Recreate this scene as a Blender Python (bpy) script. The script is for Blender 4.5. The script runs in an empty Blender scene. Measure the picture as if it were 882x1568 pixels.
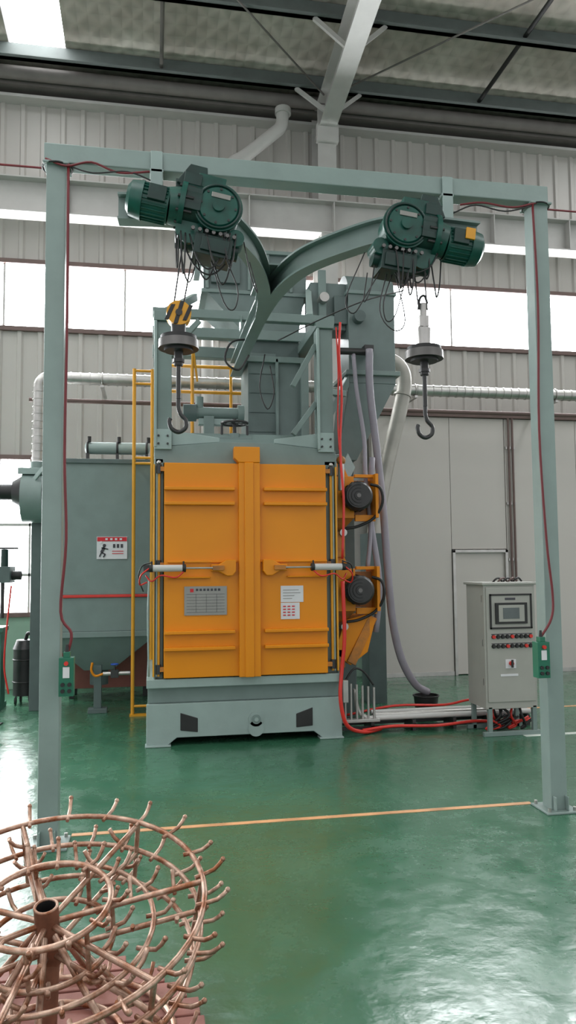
import bpy, bmesh, math, random
from mathutils import Matrix, Vector
random.seed(4)
D=bpy.data; SC=bpy.context.scene
SC.view_settings.view_transform='Standard'
SC.view_settings.exposure=0.0

# ---------------------------------------------------------------- materials
def new_mat(name):
    m=D.materials.new(name); m.use_nodes=True
    nt=m.node_tree; b=nt.nodes['Principled BSDF']
    return m,nt,b
def mat(name,col,rough=0.5,metal=0.0,var=0.12,scale=6.0,bump=0.0,bscale=40.0,spec=0.5,dirt=None,dscale=3.0):
    m,nt,b=new_mat(name); N=nt.nodes; L=nt.links
    tc=N.new('ShaderNodeTexCoord')
    nz=N.new('ShaderNodeTexNoise'); nz.inputs['Scale'].default_value=scale; nz.inputs['Detail'].default_value=4
    L.new(tc.outputs['Object'],nz.inputs['Vector'])
    cr=N.new('ShaderNodeValToRGB')
    c0=[max(0,c*(1-var)) for c in col]+[1]; c1=[min(1,c*(1+var)) for c in col]+[1]
    cr.color_ramp.elements[0].position=0.3; cr.color_ramp.elements[1].position=0.7
    cr.color_ramp.elements[0].color=c0; cr.color_ramp.elements[1].color=c1
    L.new(nz.outputs['Fac'],cr.inputs['Fac'])
    out=cr.outputs['Color']
    if dirt:
        n2=N.new('ShaderNodeTexNoise'); n2.inputs['Scale'].default_value=dscale; n2.inputs['Detail'].default_value=8
        n2.inputs['Roughness'].default_value=0.7
        L.new(tc.outputs['Object'],n2.inputs['Vector'])
        r2=N.new('ShaderNodeValToRGB'); r2.color_ramp.elements[0].position=0.42; r2.color_ramp.elements[1].position=0.62
        L.new(n2.outputs['Fac'],r2.inputs['Fac'])
        mx=N.new('ShaderNodeMixRGB'); mx.inputs['Color2'].default_value=(*dirt,1)
        L.new(r2.outputs['Color'],mx.inputs['Fac']); L.new(out,mx.inputs['Color1']); out=mx.outputs['Color']
    L.new(out,b.inputs['Base Color'])
    b.inputs['Roughness'].default_value=rough; b.inputs['Metallic'].default_value=metal
    b.inputs['Specular IOR Level'].default_value=spec
    if bump>0:
        n3=N.new('ShaderNodeTexNoise'); n3.inputs['Scale'].default_value=bscale
        L.new(tc.outputs['Object'],n3.inputs['Vector'])
        bp=N.new('ShaderNodeBump'); bp.inputs['Strength'].default_value=bump; bp.inputs['Distance'].default_value=0.01
        L.new(n3.outputs['Fac'],bp.inputs['Height']); L.new(bp.outputs['Normal'],b.inputs['Normal'])
    return m
def emis(name,col,s):
    m,nt,b=new_mat(name)
    b.inputs['Base Color'].default_value=(*col,1); b.inputs['Roughness'].default_value=0.3
    b.inputs['Emission Color'].default_value=(*col,1); b.inputs['Emission Strength'].default_value=s
    return m

GG=mat('paint_grey_green',(0.175,0.235,0.22),0.38,var=0.06,bump=0.05)
GGB=mat('paint_grey_green_backlit',(0.135,0.18,0.172),0.42,var=0.08,bump=0.05)  # same machine paint, backlit silhouette shade put into the colour of rear parts
GGL=mat('paint_grey_green_light',(0.285,0.365,0.345),0.35,var=0.06,bump=0.05)
GGG=mat('gantry_paint',(0.235,0.305,0.285),0.38,var=0.06,bump=0.05)
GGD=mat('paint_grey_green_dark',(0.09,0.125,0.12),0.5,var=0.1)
OR=mat('paint_orange',(0.74,0.25,0.004),0.36,var=0.04,scale=2,bump=0.04,bscale=15,spec=0.35)
ORD=mat('paint_orange_dirty',(0.58,0.20,0.015),0.45,var=0.15,dirt=(0.22,0.10,0.03))
YE=mat('paint_yellow',(0.68,0.31,0.015),0.4,var=0.06)
HG=mat('hoist_green',(0.006,0.070,0.052),0.33,var=0.3,scale=12)
HGD=mat('hoist_green_dark',(0.005,0.030,0.024),0.4,var=0.25,scale=12)
BK=mat('black_parts',(0.016,0.016,0.016),0.5,var=0.3)
DK=mat('dark_steel',(0.05,0.05,0.05),0.4,0.6,var=0.2)
MS=mat('magnet_steel',(0.16,0.155,0.15),0.4,0.8,var=0.2)
ST=mat('steel',(0.45,0.44,0.42),0.35,0.9,var=0.15)
GV=mat('galvanised_steel',(0.46,0.45,0.43),0.38,0.8,var=0.12,scale=10)
DUC=mat('duct_beige_grey',(0.36,0.345,0.31),0.45,0.3,var=0.1)
RU=mat('worn_bar_steel',(0.50,0.34,0.26),0.36,0.65,var=0.25,scale=25,dirt=(0.24,0.085,0.035),dscale=11)
RUD=mat('rusty_steel',(0.24,0.10,0.06),0.6,0.4,var=0.3,scale=20)
RB=mat('red_brown_board',(0.30,0.125,0.10),0.65,var=0.25,scale=8,bump=0.2)
RED=mat('red_hose',(0.62,0.03,0.02),0.35,var=0.1)
REDC=mat('red_cable',(0.16,0.015,0.02),0.45,var=0.1)
PURP=mat('grey_hose',(0.27,0.25,0.29),0.45,var=0.1)
WHT=mat('white_paint',(0.52,0.52,0.50),0.45,var=0.04)
BEI=mat('cabinet_beige',(0.36,0.36,0.325),0.4,var=0.04)
PAP=mat('paper_white',(0.68,0.68,0.70),0.6,var=0.04)
NPL=mat('nameplate_grey',(0.27,0.27,0.25),0.35,0.5,var=0.05)
TXT=mat('print_dark',(0.05,0.05,0.06),0.6)
TXR=mat('print_red',(0.6,0.02,0.03),0.6)
PGR=mat('pendant_green',(0.01,0.14,0.08),0.4,var=0.1)
WC=mat('wall_cladding_paint',(0.45,0.43,0.40),0.5,var=0.04,scale=1.2)
WP=mat('wall_panel_white',(0.54,0.51,0.475),0.45,var=0.03,scale=0.8)
WD=mat('dado_green',(0.26,0.40,0.31),0.5,var=0.06)
BRN=mat('brown_pipe',(0.14,0.09,0.08),0.5,var=0.1)
EAV=mat('eave_dark',(0.16,0.145,0.135),0.55,var=0.1)
PUR=mat('purlin_green_grey',(0.12,0.14,0.135),0.5,var=0.1)
STW=mat('steelwork_white',(0.47,0.46,0.44),0.5,var=0.05)
LIN=mat('floor_line_orange',(0.58,0.30,0.14),0.5,var=0.25)
LIW=mat('floor_line_white',(0.55,0.6,0.55),0.5,var=0.2)
WIN=emis('daylight_glazing',(0.95,0.98,1.0),20.0)
SKY=emis('skylight_glazing',(0.97,0.99,1.0),10.0)
GLS=mat('screen_glass',(0.10,0.12,0.12),0.15,var=0.1)

def floor_mat():
    m,nt,b=new_mat('green_epoxy_floor'); N=nt.nodes; L=nt.links
    tc=N.new('ShaderNodeTexCoord')
    n1=N.new('ShaderNodeTexNoise'); n1.inputs['Scale'].default_value=1.1; n1.inputs['Detail'].default_value=8; n1.inputs['Roughness'].default_value=0.6
    L.new(tc.outputs['Object'],n1.inputs['Vector'])
    cr=N.new('ShaderNodeValToRGB'); e=cr.color_ramp.elements
    e[0].position=0.30; e[0].color=(0.024,0.105,0.055,1); e[1].position=0.72; e[1].color=(0.048,0.158,0.090,1)
    L.new(n1.outputs['Fac'],cr.inputs['Fac']); L.new(cr.outputs['Color'],b.inputs['Base Color'])
    n2=N.new('ShaderNodeTexNoise'); n2.inputs['Scale'].default_value=4.5; n2.inputs['Detail'].default_value=9; n2.inputs['Roughness'].default_value=0.7
    L.new(tc.outputs['Object'],n2.inputs['Vector'])
    mr=N.new('ShaderNodeMapRange'); mr.inputs['From Min'].default_value=0.3; mr.inputs['From Max'].default_value=0.7
    mr.inputs['To Min'].default_value=0.13; mr.inputs['To Max'].default_value=0.36
    L.new(n2.outputs['Fac'],mr.inputs['Value']); L.new(mr.outputs['Result'],b.inputs['Roughness'])
    n3=N.new('ShaderNodeTexNoise'); n3.inputs['Scale'].default_value=6.0; n3.inputs['Detail'].default_value=4
    L.new(tc.outputs['Object'],n3.inputs['Vector'])
    bp=N.new('ShaderNodeBump'); bp.inputs['Strength'].default_value=0.5; bp.inputs['Distance'].default_value=0.012
    L.new(n3.outputs['Fac'],bp.inputs['Height']); L.new(bp.outputs['Normal'],b.inputs['Normal'])
    b.inputs['Specular IOR Level'].default_value=0.85
    return m
FLR=floor_mat()
def roof_mat():
    m,nt,b=new_mat('quilted_roof_insulation'); N=nt.nodes; L=nt.links
    tc=N.new('ShaderNodeTexCoord')
    outs=[]
    for a in (38,-38):
        mp=N.new('ShaderNodeMapping'); mp.inputs['Rotation'].default_value=(0,0,math.radians(a))
        L.new(tc.outputs['Object'],mp.inputs['Vector'])
        w=N.new('ShaderNodeTexWave'); w.inputs['Scale'].default_value=1.5; w.inputs['Distortion'].default_value=1.2
        w.inputs['Detail'].default_value=2; L.new(mp.outputs['Vector'],w.inputs['Vector']); outs.append(w.outputs['Fac'])
    mn=N.new('ShaderNodeMath'); mn.operation='MAXIMUM'
    L.new(outs[0],mn.inputs[0]); L.new(outs[1],mn.inputs[1])
    nz=N.new('ShaderNodeTexNoise'); nz.inputs['Scale'].default_value=1.6; nz.inputs['Detail'].default_value=6
    L.new(tc.outputs['Object'],nz.inputs['Vector'])
    cr=N.new('ShaderNodeValToRGB'); cr.color_ramp.elements[0].color=(0.42,0.37,0.32,1); cr.color_ramp.elements[1].color=(0.60,0.55,0.49,1)
    cr.color_ramp.elements[0].position=0.3; cr.color_ramp.elements[1].position=0.7
    L.new(nz.outputs['Fac'],cr.inputs['Fac'])
    mx=N.new('ShaderNodeMixRGB'); mx.blend_type='MULTIPLY'; mx.inputs['Fac'].default_value=0.16
    L.new(cr.outputs['Color'],mx.inputs['Color1'])
    L.new(mn.outputs[0],mx.inputs['Color2'])
    L.new(mx.outputs['Color'],b.inputs['Base Color'])
    bp=N.new('ShaderNodeBump'); bp.inputs['Strength'].default_value=0.35; bp.inputs['Distance'].default_value=0.05
    L.new(mn.outputs[0],bp.inputs['Height']); L.new(bp.outputs['Normal'],b.inputs['Normal'])
    b.inputs['Roughness'].default_value=0.55; b.inputs['Metallic'].default_value=0.1
    return m
ROOF=roof_mat()

# ---------------------------------------------------------------- mesh builder
def catmull(pts,n=6,closed=False):
    P=[Vector(p) for p in pts]
    if len(P)<3: return P
    out=[]; m=len(P)
    rng=range(m) if closed else range(m-1)
    for i in rng:
        p1=P[i]; p2=P[(i+1)%m]
        p0=P[(i-1)%m] if (closed or i>0) else p1*2-p2
        p3=P[(i+2)%m] if (closed or i<m-2) else p2*2-p1
        for k in range(n):
            t=k/n
            out.append(0.5*((2*p1)+(-p0+p2)*t+(2*p0-5*p1+4*p2-p3)*t*t+(-p0+3*p1-3*p2+p3)*t**3))
    if not closed: out.append(P[-1])
    return out
class MB:
    def __init__(s,name,parent=None,bevel=0.004):
        s.name=name; s.parent=parent; s.bev=bevel; s.bm=bmesh.new(); s.mats=[]; s.M=Matrix.Identity(4)
    def mi(s,m):
        if m not in s.mats: s.mats.append(m)
        return s.mats.index(m)
    def v(s,p): return s.bm.verts.new(s.M@Vector(p))
    def f(s,vs,m,sm=False):
        try: fc=s.bm.faces.new(vs)
        except ValueError: return
        fc.material_index=s.mi(m); fc.smooth=sm
    def box(s,x0,x1,y0,y1,z0,z1,m):
        if x0>x1:x0,x1=x1,x0
        if y0>y1:y0,y1=y1,y0
        if z0>z1:z0,z1=z1,z0
        V=[s.v((x,y,z)) for z in (z0,z1) for x,y in ((x0,y0),(x1,y0),(x1,y1),(x0,y1))]
        for q in ((3,2,1,0),(4,5,6,7),(0,1,5,4),(1,2,6,5),(2,3,7,6),(3,0,4,7)): s.f([V[i] for i in q],m)
    def hexa(s,bot,top,m):
        V=[s.v(p) for p in bot+top]
        for q in ((3,2,1,0),(4,5,6,7),(0,1,5,4),(1,2,6,5),(2,3,7,6),(3,0,4,7)): s.f([V[i] for i in q],m)
    def prism(s,poly,ax,a0,a1,m):
        def P(p,a):
            if ax==0: return (a,p[0],p[1])
            if ax==1: return (p[0],a,p[1])
            return (p[0],p[1],a)
        A=[s.v(P(p,a0)) for p in poly]; B=[s.v(P(p,a1)) for p in poly]; n=len(poly)
        s.f(A[::-1],m); s.f(B,m)
        for i in range(n): s.f([A[i],A[(i+1)%n],B[(i+1)%n],B[i]],m)
    def bar(s,p0,p1,w,h,m,up=(0,0,1)):
        p0=Vector(p0);p1=Vector(p1); t=(p1-p0).normalized(); up=Vector(up)
        if abs(t.dot(up))>0.95: up=Vector((0,1,0))
        a=t.cross(up).normalized(); b=a.cross(t).normalized()
        c=[(-w/2,-h/2),(w/2,-h/2),(w/2,h/2),(-w/2,h/2)]
        A=[s.v(p0+a*u+b*q) for u,q in c]; B=[s.v(p1+a*u+b*q) for u,q in c]
        s.f(A[::-1],m); s.f(B,m)
        for i in range(4): s.f([A[i],A[(i+1)%4],B[(i+1)%4],B[i]],m)
    def cyl(s,p0,p1,r,m,r2=None,seg=24,cap=True,capm=None):
        if r2 is None: r2=r
        p0=Vector(p0);p1=Vector(p1); t=(p1-p0).normalized()
        a=t.orthogonal().normalized(); b=t.cross(a)
        def ring(p,rr): return [s.v(p+(a*math.cos(2*math.pi*i/seg)+b*math.sin(2*math.pi*i/seg))*rr) for i in range(seg)]
        A=ring(p0,r);B=ring(p1,r2)
        for i in range(seg): s.f([A[i],A[(i+1)%seg],B[(i+1)%seg],B[i]],m,True)
        if cap:
            cm=capm or m
            if r>1e-5: s.f(ring(p0,r)[::-1],cm)
            if r2>1e-5: s.f(ring(p1,r2),cm)
    def tube(s,pts,r,m,seg=8,smooth=5,closed=False):
        P=catmull(pts,smooth,closed) if smooth>1 else [Vector(p) for p in pts]
        n=len(P); rings=[]; a=None
        for i in range(n):
            if closed: t=P[(i+1)%n]-P[(i-1)%n]
            else: t=P[min(i+1,n-1)]-P[max(i-1,0)]
            if t.length<1e-7: t=Vector((0,0,1))
            t.normalize()
            if a is None: a=t.orthogonal().normalized()
            a=(a-t*a.dot(t)); a=a.normalized() if a.length>1e-6 else t.orthogonal().normalized()
            b=t.cross(a)
            rings.append([s.v(P[i]+(a*math.cos(2*math.pi*k/seg)+b*math.sin(2*math.pi*k/seg))*r) for k in range(seg)])
        for i in range(n if closed else n-1):
            A=rings[i];B=rings[(i+1)%n]
            for k in range(seg): s.f([A[k],A[(k+1)%seg],B[(k+1)%seg],B[k]],m,True)
        if not closed: s.f(rings[0][::-1],m); s.f(rings[-1],m)
    def ring(s,c,R,r,m,ax=2,seg=40,ts=8):
        pts=[]
        for i in range(seg):
            q=2*math.pi*i/seg; u,w=R*math.cos(q),R*math.sin(q)
            pts.append({0:(c[0],c[1]+u,c[2]+w),1:(c[0]+u,c[1],c[2]+w),2:(c[0]+u,c[1]+w,c[2])}[ax])
        s.tube(pts,r,m,seg=ts,smooth=1,closed=True)
    def ball(s,c,r,m,sx=1,sy=1,sz=1,seg=16):
        c=Vector(c); rows=[]
        for j in range(1,8):
            ph=math.pi*j/8
            rows.append([s.v(c+Vector((r*sx*math.sin(ph)*math.cos(2*math.pi*i/seg),r*sy*math.sin(ph)*math.sin(2*math.pi*i/seg),r*sz*math.cos(ph)))) for i in range(seg)])
        T=s.v(c+Vector((0,0,r*sz)));Bt=s.v(c-Vector((0,0,r*sz)))
        for i in range(seg):
            k=(i+1)%seg
            s.f([T,rows[0][i],rows[0][k]],m,True); s.f([Bt,rows[-1][k],rows[-1][i]],m,True)
            for j in range(6): s.f([rows[j][i],rows[j+1][i],rows[j+1][k],rows[j][k]],m,True)
    def sweep(s,path,prof,m,smooth=8):
        P=catmull(path,smooth); n=len(P); R=[]
        for i in range(n):
            t=(P[min(i+1,n-1)]-P[max(i-1,0)]); t.z=0; t.normalize(); l=Vector((t.y,-t.x,0))
            R.append([s.v(P[i]+l*u+Vector((0,0,w))) for u,w in prof])
        k=len(prof)
        for i in range(n-1):
            for j in range(k): s.f([R[i][j],R[i][(j+1)%k],R[i+1][(j+1)%k],R[i+1][j]],m)
        s.f(R[0][::-1],m); s.f(R[-1],m)
    def done(s):
        me=D.meshes.new(s.name); bmesh.ops.recalc_face_normals(s.bm,faces=s.bm.faces)
        s.bm.to_mesh(me); s.bm.free()
        for m in s.mats: me.materials.append(m)
        o=D.objects.new(s.name,me); SC.collection.objects.link(o)
        if s.parent: o.parent=s.parent
        if s.bev>0:
            b=o.modifiers.new('Bevel','BEVEL'); b.width=s.bev; b.segments=2; b.limit_method='ANGLE'; b.angle_limit=math.radians(50)
        return o
def empty(name):
    e=D.objects.new(name,None); SC.collection.objects.link(e); return e
def iprof(w,h,tf,tw):
    a=w/2;t=tw/2
    return [(-a,0),(a,0),(a,tf),(t,tf),(t,h-tf),(a,h-tf),(a,h),(-a,h),(-a,h-tf),(-t,h-tf),(-t,tf),(-a,tf)]

# ---------------------------------------------------------------- room shell
YW=10.22
b=MB('floor',bevel=0); b.box(-12,20,-9,YW+0.3,-0.2,0,FLR); b.done()
b=MB('floor_marking_line',bevel=0)
b.box(-0.45,2.42,4.60,4.645,0,0.0025,LIN); b.box(3.5,12,7.55,7.60,0,0.0025,LIN); b.box(3.3,12,6.35,6.42,0,0.0025,LIW)
b.done()

def cladding(b,x0,x1,z0,z1,m,y=YW,per=0.26):
    n=int((x1-x0)/per)+1; prev=None
    pts=[]
    for i in range(n):
        x=x0+i*per
        for dx,dy in ((0,0),(0.17,0),(0.19,-0.03),(0.235,-0.03)):
            if x+dx<=x1: pts.append((x+dx,y+dy))
    pts.append((x1,y))
    for p in pts:
        c=(b.v((p[0],p[1],z0)),b.v((p[0],p[1],z1)))
        if prev: b.f([prev[0],c[0],c[1],prev[1]],m)
        prev=c
b=MB('wall_back',bevel=0)
cladding(b,-10,18,5.60,8.3,WC)
cladding(b,-10,18,2.98,4.69,WC)
cladding(b,-1.36,18,0.94,2.98,WC)
b.box(-10,18,YW-0.02,YW+0.1,0,0.94,WD)
b.box(-10,18,YW+0.3,YW+0.34,0,8.3,WC)
b.done()
def window(name,x0,x1,z0,z1,step,off,zm=None):
    b=MB(name,bevel=0.003)
    b.box(x0,x1,YW+0.03,YW+0.05,z0,z1,WIN)
    for z in (z0,z1): b.box(x0,x1,YW-0.06,YW+0.02,z-0.03,z+0.03,BRN)
    x=off
    while x<x1:
        if x>x0: b.box(x-0.014,x+0.014,YW-0.03,YW+0.025,z0,z1,STW)
        x+=step
    if zm:
        for z in zm: b.box(x0,x1,YW-0.03,YW+0.025,z-0.02,z+0.02,STW)
    b.box(x0-0.03,x0+0.03,YW-0.05,YW+0.02,z0,z1,STW); b.box(x1-0.03,x1+0.03,YW-0.05,YW+0.02,z0,z1,STW)
    b.done()
window('window_1',-10,18,4.69,5.60,1.56,-9.73)
window('window_2',-9,-1.36,0.94,2.98,0.39,-8.97,[2.1,1.45])
b=MB('wall_partition',bevel=0.003); b.box(3.0,4.144,9.98,10.1,0,3.62,WP); b.done()
b=MB('wall_partition',bevel=0.003); b.box(4.15,4.974,9.98,10.1,1.75,3.62,WP); b.done()
b=MB('wall_partition',bevel=0.003)
PX=[4.984,6.1,7.3,8.5,9.7,10.9,12.1,13.3,14.5,15.7,17]
for i in range(len(PX)-1): b.box(PX[i],PX[i+1]-0.006,9.98,10.1,0,3.62,WP)
b.done()
b=MB('trim_1',bevel=0.002); b.box(3.0,4.144,9.965,9.98,0,0.06,GV); b.done()
b=MB('trim_2',bevel=0.002); b.box(4.99,17,9.965,9.98,0,0.06,GV); b.done()
b=MB('trim_3',bevel=0.002); b.box(2.9,17,9.94,10.12,3.625,3.72,BRN); b.done()
b=MB('door_1',bevel=0.003)
b.box(4.18,4.95,10.0,10.04,0.01,1.70,WP)
for q in ((4.15,4.19,0,1.74),(4.94,4.98,0,1.74),(4.15,4.98,1.70,1.74)): b.box(q[0],q[1],9.95,10.0,q[2],q[3],GV)
b.cyl((4.86,9.97,0.9),(4.86,10.0,0.9),0.02,ST); b.bar((4.86,9.96,0.9),(4.76,9.96,0.9),0.015,0.015,ST)
b.done()
# roof
SL=0.11
def rz(y): return 8.16+SL*(YW-y)
b=MB('ceiling',bevel=0)
def roofq(x0,x1,y0,y1,m,dz=0):
    b.f([b.v((x0,y0,rz(y0)+dz)),b.v((x1,y0,rz(y0)+dz)),b.v((x1,y1,rz(y1)+dz)),b.v((x0,y1,rz(y1)+dz))],m)
SX=((-5.8,-4.8),(-1.82,-1.12),(6.8,7.9))  # last strip is out of view, added to throw glare on the floor
xs=[-12]+[v for p in SX for v in p]+[20]
for i in range(0,len(xs),2): roofq(xs[i],xs[i+1],-9,YW+0.4,ROOF)
for x0,x1 in SX:
    roofq(x0,x1,9.72,YW+0.4,ROOF); roofq(x0,x1,-9,-5,ROOF)
b.done()
b=MB('skylight',bevel=0)
for x0,x1 in SX: roofq(x0,x1,-5.0,9.72,SKY,0.05)
b.done()
b=MB('roof_steelwork',bevel=0)
for yp in (9.62,8.45,7.15,5.8,4.4,3.0,1.5,0):
    z=rz(yp); b.box(-12,20,yp-0.035,yp+0.035,z-0.20,z-0.01,PUR); b.box(-12,20,yp-0.09,yp+0.035,z-0.20,z-0.185,PUR)
b.cyl((-12,9.86,8.00),(20,9.86,8.00),0.085,EAV,seg=16)
b.box(-12,20,9.95,10.2,7.90,8.10,EAV)
b.box(-12,20,10.02,10.22,7.78,7.82,STW)
for x in (-3.8,2.36,8.5):
    y0,y1=10.0,-9
    for (w,h,dz) in ((0.24,0.016,-0.66),(0.012,0.42,-0.45),(0.24,0.016,-0.235)):
        b.bar((x,y0,rz(y0)+dz),(x,y1,rz(y1)+dz),w,h,STW)
    b.box(x-0.13,x+0.13,9.72,9.735,0,7.9,STW); b.box(x-0.13,x+0.13,10.1,10.115,0,7.9,STW); b.box(x-0.007,x+0.007,9.73,10.1,0,7.9,STW)
    b.box(x-0.15,x+0.15,9.65,9.75,7.35,7.6,STW)
    for sx in (-1,1):
        b.bar((x+sx*0.02,9.45,7.60),(x+sx*0.45,9.62,rz(9.62)-0.2),0.05,0.05,STW)
        b.bar((x+sx*0.02,8.35,7.72),(x+sx*0.45,8.45,rz(8.45)-0.2),0.05,0.05,STW)
for x in (0.1,):
    b.cyl((x,9.62,rz(9.62)-0.13),(x,5.8,rz(5.8)-0.13),0.025,EAV,seg=8)
b.cyl((4.55,9.62,rz(9.62)-0.13),(4.75,7.15,rz(7.15)-0.13),0.03,BK,seg=8)
b.cyl((2.3,9.62,rz(9.62)-0.25),(-1.5,5.8,rz(5.8)-0.25),0.012,EAV,seg=8)
b.cyl((2.4,9.62,rz(9.62)-0.25),(6.5,5.8,rz(5.8)-0.25),0.012,EAV,seg=8)
b.done()
b=MB('crane_runway_beam',bevel=0)
b.sweep([(-12,9.72,6.02),(20,9.72,6.02)],iprof(0.26,0.46,0.018,0.012),STW,1)
x=-11.5
while x<20:
    b.box(x-0.006,x+0.006,9.59,9.71,6.03,6.47,STW); x+=1.16
for x in (-3.8,2.36,8.5): b.box(x-0.12,x+0.12,9.6,10.0,5.75,6.02,STW)
b.cyl((-12,9.5,6.55),(20,9.5,6.55),0.014,REDC,seg=6)
b.done()
b=MB('roof_drain_pipe',bevel=0)
b.tube([(1.75,9.75,7.75),(1.72,9.75,7.55),(1.6,9.75,7.42),(1.25,9.78,7.12),(1.02,9.8,6.95),(0.98,9.8,6.7),(0.98,9.8,6.5)],0.085,STW,seg=16)
b.cyl((1.75,9.75,7.72),(1.75,9.75,7.8),0.11,STW)
b.cyl((0.72,9.9,0),(0.72,9.9,5.9),0.08,STW,seg=16)
b.done()

b=MB('spiral_air_duct',bevel=0)
b.cyl((-1.2,9.3,3.83),(17,9.3,3.83),0.072,GV,seg=16)
x=-1.2
while x<14: b.cyl((x,9.3,3.83),(x+0.02,9.3,3.83),0.079,GV,seg=16); x+=0.11
b.tube([(-1.2,9.3,3.83),(-1.27,9.3,3.82),(-1.33,9.3,3.75),(-1.34,9.3,3.65)],0.074,GV,seg=16)
b.cyl((-1.34,9.3,3.67),(-1.34,9.3,2.81),0.072,GV,seg=16)
z=2.84
while z<3.65: b.cyl((-1.34,9.3,z),(-1.34,9.3,z+0.02),0.08,GV,seg=16); z+=0.09
for x in (-0.6,1.4,3.4,5.4,7.4): b.box(x-0.02,x+0.02,9.24,9.90,3.72,3.75,GV); b.ring((x,9.3,3.83),0.08,0.008,GV,0)
b.cyl((-1.5,9.6,3.62),(17,9.6,3.62),0.03,BRN,seg=10)
b.done()
b=MB('wall_conduit',bevel=0)
for x in (5.03,5.09): b.cyl((x,9.94,1.2),(x,9.94,3.62),0.016,BRN,seg=8)
for z in (1.6,2.4,3.2): b.box(4.99,5.13,9.95,9.98,z-0.02,z+0.02,GV)
b.done()

# ---------------------------------------------------------------- gantry
G=empty('hoist_gantry_frame')
b=MB('frame_posts',G,0.006)
for x in (-0.56,2.51):
    b.box(x-0.055,x+0.055,4.425,4.535,0.012,3.93,GGG)
    b.box(x-0.11,x+0.11,4.37,4.59,0,0.014,GGG)
    for dx in (-0.085,0.085):
        for dy in (-0.085,0.085): b.cyl((x+dx,4.48+dy,0.012),(x+dx,4.48+dy,0.035),0.012,ST,seg=6)
    b.box(x-0.075,x+0.075,4.40,4.56,3.905,3.92,GGG)
    for dx in (-0.04,0.04): b.prism([(x+dx-0.004,0.014),(x+dx+0.004,0.014),(x+dx+0.004,0.1),(x+dx-0.004,0.1)],1,4.385,4.425,GGG)
b.done()
b=MB('top_beam',G,0.006); b.box(-0.63,2.57,4.42,4.54,3.92,4.035,GGG); b.done()
b=MB('rail_hangers',G,0.003)
for x in (0.02,1.86):
    b.box(x-0.04,x+0.04,4.40,4.56,3.90,3.92,GGL)
    b.box(x-0.035,x+0.035,4.40,4.41,3.72,4.03,GGL); b.box(x-0.035,x+0.035,4.545,4.56,3.72,3.92,GGL)
b.done()
b=MB('power_cable',G,0)
b.tube([(-0.62,4.41,3.93),(-0.5,4.40,3.89),(-0.36,4.41,3.93),(-0.2,4.41,3.88),(0,4.42,3.91)],0.007,REDC)
b.tube([(-0.5,4.41,3.90),(-0.35,4.40,3.86),(-0.15,4.41,3.89),(0.02,4.42,3.84)],0.005,BK)
b.tube([(2.48,4.41,3.91),(2.3,4.4,3.86),(2.1,4.41,3.88),(1.95,4.42,3.86)],0.007,REDC)
b.tube([(2.46,4.41,3.89),(2.25,4.4,3.83),(2.05,4.41,3.86),(1.9,4.42,3.80)],0.005,BK)
b.tube([(-0.49,4.41,3.91),(-0.485,4.40,3.0),(-0.49,4.40,2.2),(-0.475,4.39,1.7),(-0.50,4.39,1.3),(-0.44,4.38,1.18),(-0.46,4.38,1.06)],0.008,REDC)
b.tube([(2.45,4.41,3.91),(2.46,4.40,3.2),(2.44,4.40,2.4),(2.46,4.39,1.7),(2.49,4.39,1.35),(2.47,4.38,1.2),(2.39,4.38,1.08)],0.008,REDC)
b.ring((-0.56,4.48,3.91),0.085,0.006,BK,2,ts=6); b.ring((2.51,4.48,3.91),0.085,0.006,BK,2,ts=6)
b.done()
def pendant(x,z0,z1):
    b=MB('control_pendant',G,0.01)
    y0,y1=4.33,4.40
    b.box(x-0.04,x+0.04,y0,y1,z0,z1,PGR); b.box(x-0.018,x+0.018,y0+0.01,y1-0.01,z1,z1+0.03,PGR)
    b.cyl((x,4.365,z1+0.02),(x,4.365,z1+0.07),0.012,BK,r2=0.007,seg=10)
    b.box(x-0.018,x+0.018,y0-0.004,y0,z1-0.11,z1-0.05,PAP)
    for i in range(4): b.cyl((x-0.018+0.036*(i%2),y0-0.012,z0+0.03+0.035*(i//2)),(x-0.018+0.036*(i%2),y0,z0+0.03+0.035*(i//2)),0.011,BK,seg=10)
    b.cyl((x,y0-0.014,z1-0.03),(x,y0,z1-0.03),0.012,RED,seg=10)
    b.done()
pendant(-0.46,0.84,1.05); pendant(2.385,0.84,1.06)

# ---------------------------------------------------------------- overhead Y rail
Rr=empty('overhead_hoist_rail')
b=MB('i_beam_track',Rr,0)
zr=3.565
b.sweep([(2.05,4.40,zr),(1.75,4.38,zr),(1.46,4.42,zr),(1.22,4.66,zr),(1.02,4.98,zr),(0.92,5.4,zr),(0.88,5.9,zr),(0.87,6.6,zr),(0.87,7.9,zr)],iprof(0.10,0.16,0.014,0.012),GG)
b.sweep([(-0.2,4.38,zr-0.001),(0.1,4.36,zr-0.001),(0.38,4.42,zr-0.001),(0.60,4.74,zr-0.001),(0.74,5.1,zr-0.001),(0.83,5.5,zr-0.001),(0.875,5.95,zr-0.001)],iprof(0.10,0.16,0.014,0.012),GG)
b.box(0.78,0.99,5.25,5.9,zr+0.162,zr+0.175,GG)
b.done()

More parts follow.
